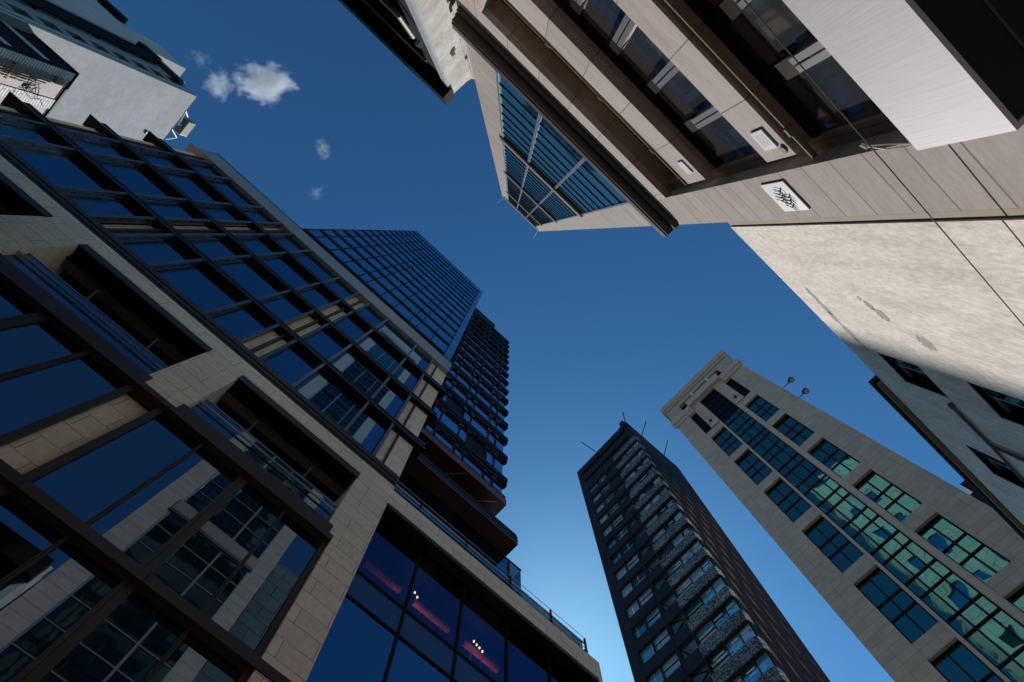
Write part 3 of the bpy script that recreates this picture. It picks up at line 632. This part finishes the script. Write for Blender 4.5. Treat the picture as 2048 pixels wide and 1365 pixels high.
# street-end wall (faces down the street, mirrored by the tan tower's windows)
ew = [( -6.9 - 4.2 * i, -5.2 - 4.2 * i, 30 + 8 * j, 33.2 + 8 * j) for i in range(3) for j in range(9)]
MB().wall('x', 3.1, 3.51, -19, -4.3, 0, 107, ew).build("end_wall", m_granite_y, RB)
for h in ew:
    MB().box(3.2, 3.25, *h[0:2], h[2], h[3], 0).box(3.25, 3.5, h[0], h[0] + 0.08, h[2], h[3], 1).build("end_window", [m_gT2, m_alu], RB)
MB().box(3.52, 8.6, -22, -13.5, 0, 52).build("rear_wing", m_granite_x, RB)
bx("core", m_black, RB, -5.4, 3.05, -19, -8, 0, 106.5); bx("side_wall", m_granite, RB, -5.45, -5.4, -19, -4.31, 0, 107)
bx("upper_core", m_black, RB, -5.3, 3.05, -8, -4.31, 19.2, 106)
for i, (x, y, ang) in enumerate(((-5.2, -3.55, -0.25), (3.3, -3.55, 0.1))):
    d = tag(MB().tube([(x, y, 106.9), (x + 0.5 * (-1 if i == 0 else 1), y + 1.2, 114)], 0.06, 6).build("lightning_rod", m_wire), ("thin lightning rod on the upper left roof corner" if i == 0 else "thin lightning rod on the lower right roof corner") + " of the stone clad building", "lightning rod", "rods on the stone clad building")
# brushed metal canopy with deep fascia
cy = MB().box(-9, 2.06, -2.9, -2.86, 5.72, 6.7, 0).box(2.02, 2.06, -3.59, -2.9, 5.72, 6.7, 0)
cy = cy.build("canopy_fascia", m_brushed, RB, base=BASE[RB.name]); cy["label"] = "wide brushed metal fascia of the street canopy"
MB().box(-9, 2.01, -3.59, -2.9, 5.74, 5.8, 0).box(-9, 2.0, -3.24, -3.22, 5.73, 5.74, 1).box(0.4, 0.42, -3.58, -2.91, 5.732, 5.74, 1).build("canopy_soffit", [m_darkcon, m_dkfig], cy)
bx("sign_letter", m_plate, cy, -0.35, -0.05, -2.86, -2.84, 6.4, 6.72)

# wall plaques on the building
def plaque(x0, x1, z0, z1, lab):
    d = thing("wall_plaque", ((x0 + x1) / 2, F, z0), lab, "plaque")
    MB().box(x0, x1, F + 0.006, F + 0.03, z0, z1).build("plate", m_plate, d)
    return d
d = plaque(2.64, 3.29, 11.15, 12.0, "large white plaque of dark crossed spikes on the stone corner pier")
for i, (x, z) in enumerate([(2.80, 11.45), (2.87, 11.56), (2.95, 11.60), (3.02, 11.66), (2.96, 11.36), (3.03, 11.42), (3.1, 11.50), (3.18, 11.54)]):
    MB().tube([(x - 0.05, F + 0.05, z + 0.17), (x, F + 0.05, z), (x + 0.14, F + 0.05, z - 0.03)], 0.0055, 5).tube([(x, F + 0.03, z), (x, F + 0.07, z)], 0.013, 8).build("spike", m_dkfig, d)
d = plaque(1.66, 2.02, 10.42, 10.82, "small white notice plate with fine lines on the lower stone beam")
for j in range(4): bx("text_line", m_alu, d, 1.72, 1.96, F + 0.03, F + 0.032, 10.5 + j * 0.07, 10.507 + j * 0.07)
d = plaque(1.64, 1.98, 14.35, 14.68, "small white notice plate near the end of the upper stone beam")
tag(MB().tube([(2.1, F, 10.36), (2.1, F + 0.03, 10.36)], 0.07, 18).build("round_cover", m_tanpaint), "small round brown cap beside the notice plate on the lower stone beam", "cover")

# overhead cable and its wall hook
pts = [(-3 + i * 1.0, -3.3, 7.8 + 0.055 * (i) - 0.012 * math.sin(i / 12 * math.pi) * 3) for i in range(14)]
cb = tag(MB().tube(pts, 0.0075, 6).build("overhead_cable", m_wire), "thin cable strung past the stone pier and the bright stucco wall", "cable")
d = thing("cable_hook", (2.2, -3.6, 8.1), "white wire hook and knotted cord holding the cable beside the corner pier", "hook")
MB().tube([(2.18, -3.3, 8.14), (2.3, -3.42, 8.05), (2.5, -3.6, 7.92)], 0.008, 6).tube([(2.18, -3.3, 8.14), (2.32, -3.36, 7.98), (2.44, -3.5, 7.9), (2.52, -3.6, 7.72)], 0.007, 6).build("wire_loop", m_whitewire, d)
MB().tube([(2.15, -3.3, 8.16), (2.21, -3.3, 8.11)], 0.022, 8).build("knot", m_whitewire, d)

# ================================================================ 7. STUCCO BUILDING (bright weathered wall, right)
ST = thing("stucco_building", (14, -6, 0), "old building with bright weathered stucco wall and small windows on the right", "building")
SY = -3.57
K = 3.57 / 3.44
def kx(v): return v * K
def kz(v): return 1.6 + (v - 1.6) * K
wins = [(kx(a), kx(b), kz(c), kz(e)) for a, b, c, e in [(7.32, 8.2, 12.2, 13.36), (7.32, 8.2, 9.8, 10.96), (10.35, 11.3, 12.3, 13.45), (10.35, 11.3, 9.8, 10.96), (13.5, 14.4, 12.3, 13.45), (7.32, 8.2, 6.2, 7.6), (17, 18, 12.3, 13.4)]]
MB().wall('y', -3.9, SY, 3.642, 30, 0, kz(14.7), wins).build("stucco_wall", m_stucco, ST)
bx("end_strip", m_tanpaint, ST, 3.512, 3.64, -3.9, -3.6, 0, kz(14.72))
bx("core", m_black, ST, 3.66, 30, -16, -4.3, 0, 14.4); bx("roof", m_alu_band, ST, 3.66, 30, -16, -3.91, 14.6, 15.1)
for a, b, z0, z1 in wins:
    wn = MB().box(a, b, -3.74, -3.72, z0, z1, 0).box(a, b, -3.72, -3.68, z0, z0 + 0.05, 1).box(a, b, -3.72, -3.68, z1 - 0.05, z1, 1).box(a, a + 0.05, -3.72, -3.68, z0, z1, 1).box((a + b) / 2 - 0.03, (a + b) / 2 + 0.03, -3.72, -3.67, z0, z1, 1).build("window", [m_gT2, m_alu_band], ST)
    MB().box(a + 0.06, (a + b) / 2 - 0.04, -3.66, -3.64, z0 + 0.05, z1 - 0.05, 1).box(a + 0.1, (a + b) / 2 - 0.08, -3.64, -3.637, z0 + 0.09, z1 - 0.09, 0).build("sash", [m_gRail, m_alu_band], wn)
    MB().box(a - 0.02, b + 0.02, SY - 0.31, SY + 0.012, z1, z1 + 0.03).box(b, b + 0.03, SY - 0.31, SY + 0.012, z0 - 0.03, z1 + 0.03).build("surround", m_tanpaint, wn)
MB().box(9.1, 29.5, SY - 0.3, SY + 0.11, kz(14.72), kz(14.85), 0).box(9.05, 29.6, SY - 0.3, SY + 0.16, kz(14.85), kz(15.05), 1).build("eave", [m_tanpaint, m_darkcon], ST)
MB().tube([(kx(8.45), SY + 0.05, kz(12.25)), (kx(9.6), SY + 0.05, kz(12.2)), (kx(9.6), SY + 0.05, kz(6.0))], 0.035, 8).tube([(kx(8.4), SY + 0.05, kz(12.25)), (kx(8.5), SY + 0.05, kz(12.25))], 0.05, 8).tube([(kx(9.55), SY + 0.05, kz(12.2)), (kx(12.5), SY + 0.05, kz(12.35))], 0.03, 8).build("wall_pipe", m_brownsof, ST)
m_stain = mat("damp_patch", (0.30, 0.27, 0.245), 0.95, noise=(3, 0.8, (0.45, 0.41, 0.37)))
def blob(cx, cz, rx_, rz_, rot, seed):
    cx = kx(cx); cz = kz(cz)
    rr = random.Random(seed); pts = []
    for i in range(40):
        a = 2 * math.pi * i / 40; s = 0.72 + 0.45 * rr.random(); x = rx_ * math.cos(a) * s; z = rz_ * math.sin(a) * s
        pts.append((cx + x * math.cos(rot) - z * math.sin(rot), cz + x * math.sin(rot) + z * math.cos(rot)))
    MB().prism(pts, 'y', SY, SY + 0.003).build("render_patch", m_stain, ST)
blob(6.38, 11.12, 0.19, 0.2, 0, 1); blob(5.78, 11.7, 0.17, 0.15, 0, 2); blob(5.56, 11.84, 0.13, 0.1, 0, 5); blob(5.4, 11.94, 0.06, 0.06, 0, 7)
for i, (x, z) in enumerate([(5.6, 13.85), (6.0, 13.85), (6.35, 13.88), (6.8, 13.85), (7.2, 13.8)]): blob(x, z, 0.24, 0.1 + 0.03 * (i % 2), 0.0, 10 + i)

# ================================================================ 8. OLD CONCRETE BUILDING (top centre)
Q = thing("concrete_building", (-12, -3, 0), "old concrete building with a cracked pale end wall and dark street front, top centre", "building")
MB().prism([(-2.48, 0), (-5.6, 0), (-5.6, 27.0), (-3.9, 27.4), (-3.82, 28.1), (-3.72, 28.2), (-3.62, 27.9), (-3.55, 27.6), (-3.3, 27.3), (-2.48, 26.9)], 'x', -5.9, -5.6).build("end_wall", m_oldwall, Q)
fr = MB().wall('y', -2.9, -2.48, -40, -5.91, 0, 26.9, [(-9.5 - 4 * i, -6.6 - 4 * i, 4 + 3.6 * j, 6.6 + 3.6 * j) for i in range(5) for j in range(6)])
fr.build("street_wall", m_clad, Q)  # street wall takes the near-black cladding colour, far darker than the end wall
bx("core", m_black, Q, -40, -5.92, -12, -3.3, 0, 26.5)
bx("eave", m_black, Q, -40, -5.5, -2.48, -1.98, 25.6, 26.9)
bx("corner_quoin", m_white2, Q, -5.9, -5.61, -2.479, -2.40, 0, 26.8)
MB().tube([(-30, -2.35, 23.4), (-6.3, -2.35, 23.6)], 0.05, 8).tube([(-30, -2.2, 18.5), (-6.3, -2.2, 18.9), (-6.0, -2.2, 20)], 0.07, 8).tube([(-30, -2.3, 15.4), (-6.1, -2.3, 15.9)], 0.05, 8).build("wall_pipe", m_alu_band, Q)
MB().tube([(-5.9, -2.2, 20.3), (-5.75, -2.2, 20.2)], 0.1, 8).build("pipe_bracket", m_alu, Q)
MB().box(-5.599, -5.54, -3.46, -3.38, 19, 25.8).box(-5.599, -5.52, -3.55, -3.46, 24.5, 27.2).build("drip_mould", m_oldwall, Q)
MB().box(-5.599, -5.45, -3.1, -2.95, 22.6, 23.0).build("stub_beam", m_oldwall, Q)

# ================================================================ 9. WHITE BUILDING (top left) and the clad building in front of it
W = thing("white_building", (-40, 14, 0), "tall pale grey building with blank stucco end wall and slit windows, top left", "building")
WY = 10.89
bx("end_wall", m_white, W, -30.4, -30, WY, 27, 0, 58.7)
sl_ = [(-31.95, -31.05, z, z + 1.5) for z in [56.2 - 2.35 * i for i in range(14)]]
MB().wall('y', WY, WY + 0.4, -36.45, -30.41, 0, 58.6, sl_).build("street_wall", m_bluegrey, W)
for h in sl_: bx("slit_window", m_black, W, h[0], h[1], WY + 0.2, WY + 0.25, h[2], h[3])
MB().box(-30.75, -30.41, WY - 0.05, WY, 0, 58.62, 0).box(-30.80, -30.755, WY - 0.06, WY - 0.0, 0, 58.6, 1).build("edge_strip", [m_clad_l, m_black], W)
pp = MB()
for i, x in enumerate((-33.2, -33.6, -34.0, -34.35, -34.7)): pp.tube([(x, WY - 0.25 - 0.08 * (i % 2), 0), (x, WY - 0.25 - 0.08 * (i % 2), 56.6 + i * 0.5)], 0.15, 8)
for z in range(4, 57, 3): pp.box(-34.95, -33.0, WY - 0.35, WY - 0.02, z, z + 0.25)
pp.build("pipe_bundle", m_black, W)
MB().box(-35.9, -34.0, WY - 0.5, WY - 0.01, 57.2, 58.3, 0).box(-34, -31.3, WY - 0.4, WY - 0.01, 57.4, 58.2, 1).build("roof_duct", [m_black, m_dkfig], W)
bx("core", m_white, W, -60, -30.42, WY + 0.41, 27, 0, 58.5)
MB().box(-40.0, -36.46, WY, 24, 0, 66.2, 0).box(-36.46, -36.44, WY, 24, 0, 66.2, 1).build("upper_block", [m_white2, m_white], W)
MB().box(-60, -40.0, WY, 24, 0, 61.4).build("rear_block", m_white2, W)
MB().box(-43, -40.5, WY - 0.6, WY, 60.6, 61.5).box(-52, -46, WY - 0.8, WY, 60.9, 61.6).build("roof_trim", m_clad, W)
tag(MB().box(-30, -29.85, 15.7, 15.95, 55.6, 56.0, 0).build("wall_vent", m_dkfig), "small dark vent high on the blank pale end wall", "vent")
g = thing("roof_gondola", (-30, 14, 58.7), "green cradle on a pale frame at the pale grey building's roof edge", "cradle")
MB().tube([(-30, 12.6, 58.7), (-30, 13.9, 60.9)], 0.07, 6).tube([(-30, 12.6, 58.7), (-30, 14.2, 59.2)], 0.07, 6).tube([(-30, 13.9, 60.9), (-30, 14.2, 59.2)], 0.07, 6).build("frame", m_plate, g)
MB().box(-30.3, -29.6, 13.4, 14.9, 59.6, 60.8).build("cradle", m_greenpaint, g); bx("end_panel", m_plate, g, -30.2, -29.7, 14.91, 15.0, 59.8, 61.0)
MB().tube([(-29.95, 14.8, 58.7), (-29.95, 15.5, 60.2), (-29.95, 16.0, 58.9)], 0.05, 6).build("side_frame", m_plate, g)

C = thing("clad_building", (-28, 13, 0), "lower building with dark ribbed cladding and white brick end wall, far left", "building")
CX, CY, CZ = -26.69, 11.44, 40.2
MB().box(-29.99, CX, CY, CY + 0.4, 0, CZ).build("street_cladding", m_clad, C)
for z in (37.95, 35.3): bx("pale_strip", m_clad_l, C, -29.99, CX - 0.3, CY - 0.07, CY - 0.051, z, z + 0.5)
for i in range(10): bx("rib", m_clad, C, -29.8 + i * 0.32, -29.75 + i * 0.32, CY - 0.05, CY, 20, CZ)
MB().box(-29.99, CX, CY + 0.41, 22, 0, CZ, 0).build("end_wall", m_pinkish, C)
for a, b in ((CY + 0.05, CY + 0.6), (13.6, 14.3)): bx("brick_strip", m_brick, C, CX, CX + 0.06, a, b, 0, CZ)
MB().box(-29.99, CX + 0.12, CY - 0.12, 22, CZ, CZ + 0.15).build("coping", m_black, C)
pp = MB()
for i in range(6): pp.tube([(CX + 0.15, 12.15 + i * 0.16, 0), (CX + 0.15, 12.15 + i * 0.16, 39.3 - i * 0.25)], 0.045, 6)
pp.box(CX + 0.05, CX + 0.3, 12.0, 12.4, 38.9, 39.5)
for z in (30, 33, 36): pp.box(CX + 0.05, CX + 0.2, 12.0, 13.1, z, z + 0.1)
pp.build("drain_pipes", m_rust, C)
br = MB(); rr = random.Random(3)
for i in range(16):
    p = [(CX + 0.3, 13.1, 37.0)]
    for j in range(4): p.append((p[-1][0] + rr.uniform(0, 0.25), p[-1][1] + rr.uniform(-0.35, 0.35), p[-1][2] + rr.uniform(-0.35, 0.45)))
    br.tube(p, 0.02, 4)
tag(br.build("dead_shrub", m_dkfig), "bare twiggy shrub growing from drain pipes on the white brick wall", "shrub")
bx("window", m_gD, C, CX, CX + 0.05, 14.9, 15.5, 36.2, 37.3)

# lightning rods on the charcoal tower
for i, (a, b, lab) in enumerate([((40.3, 11.2, 106.9), (40.3, 10.5, 111.5), "rod at the near roof corner"), ((40.2, 19.3, 106.8), (38.6, 20.6, 111.5), "rod leaning left over the front roof edge"), ((44.5, 10.9, 106.8), (44.2, 8.6, 109.5), "shorter rod over the flank roof edge"), ((50.5, 10.7, 106.8), (50.2, 8.4, 109.8), "farther rod over the flank roof edge")]):
    tag(MB().tube([a, b], 0.09, 6).build("lightning_rod", m_black), "dark " + lab + " of the charcoal tower", "lightning rod", "rods on the charcoal tower")

# ================================================================ CLOUDS (volumes high above the street)
def cloudmat(name, scale, thr, dens, seed):
    m = bpy.data.materials.new(name); m.use_nodes = True; t = m.node_tree; N = t.nodes; L = t.links; N.clear()
    out = N.new("ShaderNodeOutputMaterial"); pv = N.new("ShaderNodeVolumePrincipled"); L.new(pv.outputs[0], out.inputs["Volume"])
    pv.inputs["Color"].default_value = (0.97, 0.97, 1, 1); pv.inputs["Anisotropy"].default_value = 0.2
    tc = N.new("ShaderNodeTexCoord"); mp = N.new("ShaderNodeMapping"); L.new(tc.outputs["Object"], mp.inputs[0]); mp.inputs["Location"].default_value = (seed, seed * 1.7, 0)
    n = N.new("ShaderNodeTexNoise"); n.inputs["Scale"].default_value = scale; n.inputs["Detail"].default_value = 9; n.inputs["Roughness"].default_value = 0.66; L.new(mp.outputs[0], n.inputs[0])
    ln = N.new("ShaderNodeVectorMath"); ln.operation = 'LENGTH'; L.new(tc.outputs["Object"], ln.inputs[0])
    r1 = N.new("ShaderNodeMapRange"); r1.inputs[1].default_value = 0.0; r1.inputs[2].default_value = 1.0; r1.inputs[3].default_value = 0.0; r1.inputs[4].default_value = 0.42; L.new(ln.outputs["Value"], r1.inputs[0])
    sb = N.new("ShaderNodeMath"); sb.operation = 'SUBTRACT'; L.new(n.outputs[0], sb.inputs[0]); L.new(r1.outputs[0], sb.inputs[1])
    r2 = N.new("ShaderNodeMapRange"); r2.inputs[1].default_value = thr; r2.inputs[2].default_value = thr + 0.2; r2.inputs[3].default_value = 0; r2.inputs[4].default_value = dens; L.new(sb.outputs[0], r2.inputs[0])
    L.new(r2.outputs[0], pv.inputs["Density"])
    return m
def cloud(loc, size, rot, label, scale=1.9, thr=0.2, dens=0.03, seed=0):
    me = bpy.data.meshes.new("cloud")
    import bmesh
    b = bmesh.new(); bmesh.ops.create_icosphere(b, subdivisions=3, radius=1); b.to_mesh(me); b.free()
    me.materials.append(cloudmat("cloud_vapour", scale, thr, dens, seed))
    o = bpy.data.objects.new("cloud", me); sc.collection.objects.link(o); o.location = loc; o.scale = size; o.rotation_euler = (0, 0, R(rot))
    return tag(o, label, "cloud", "small clouds in the clear sky")
cloud((-688, 148, 1500), (92, 62, 34), -35, "largest bright white cloud with a ragged right edge", 1.9, 0.20, 0.06, 3)
cloud((-766, 228, 1500), (50, 52, 30), -43, "smaller cloud patch just left of the largest cloud", 2.0, 0.24, 0.03, 9)
cloud((-837, 213, 1500), (62, 36, 26), -20, "faint torn wisps above the smaller cloud patch", 2.4, 0.32, 0.012, 5)
cloud((-483, 172, 1500), (36, 46, 22), -60, "small thin wisp alone in the middle of the left sky", 2.2, 0.28, 0.02, 12)
cloud((-429, 263, 1500), (34, 34, 18), -43, "faintest tiny wisp below the small thin wisp", 2.3, 0.31, 0.014, 21)
sc.cycles.volume_step_rate = 1.0; sc.cycles.volume_max_steps = 128
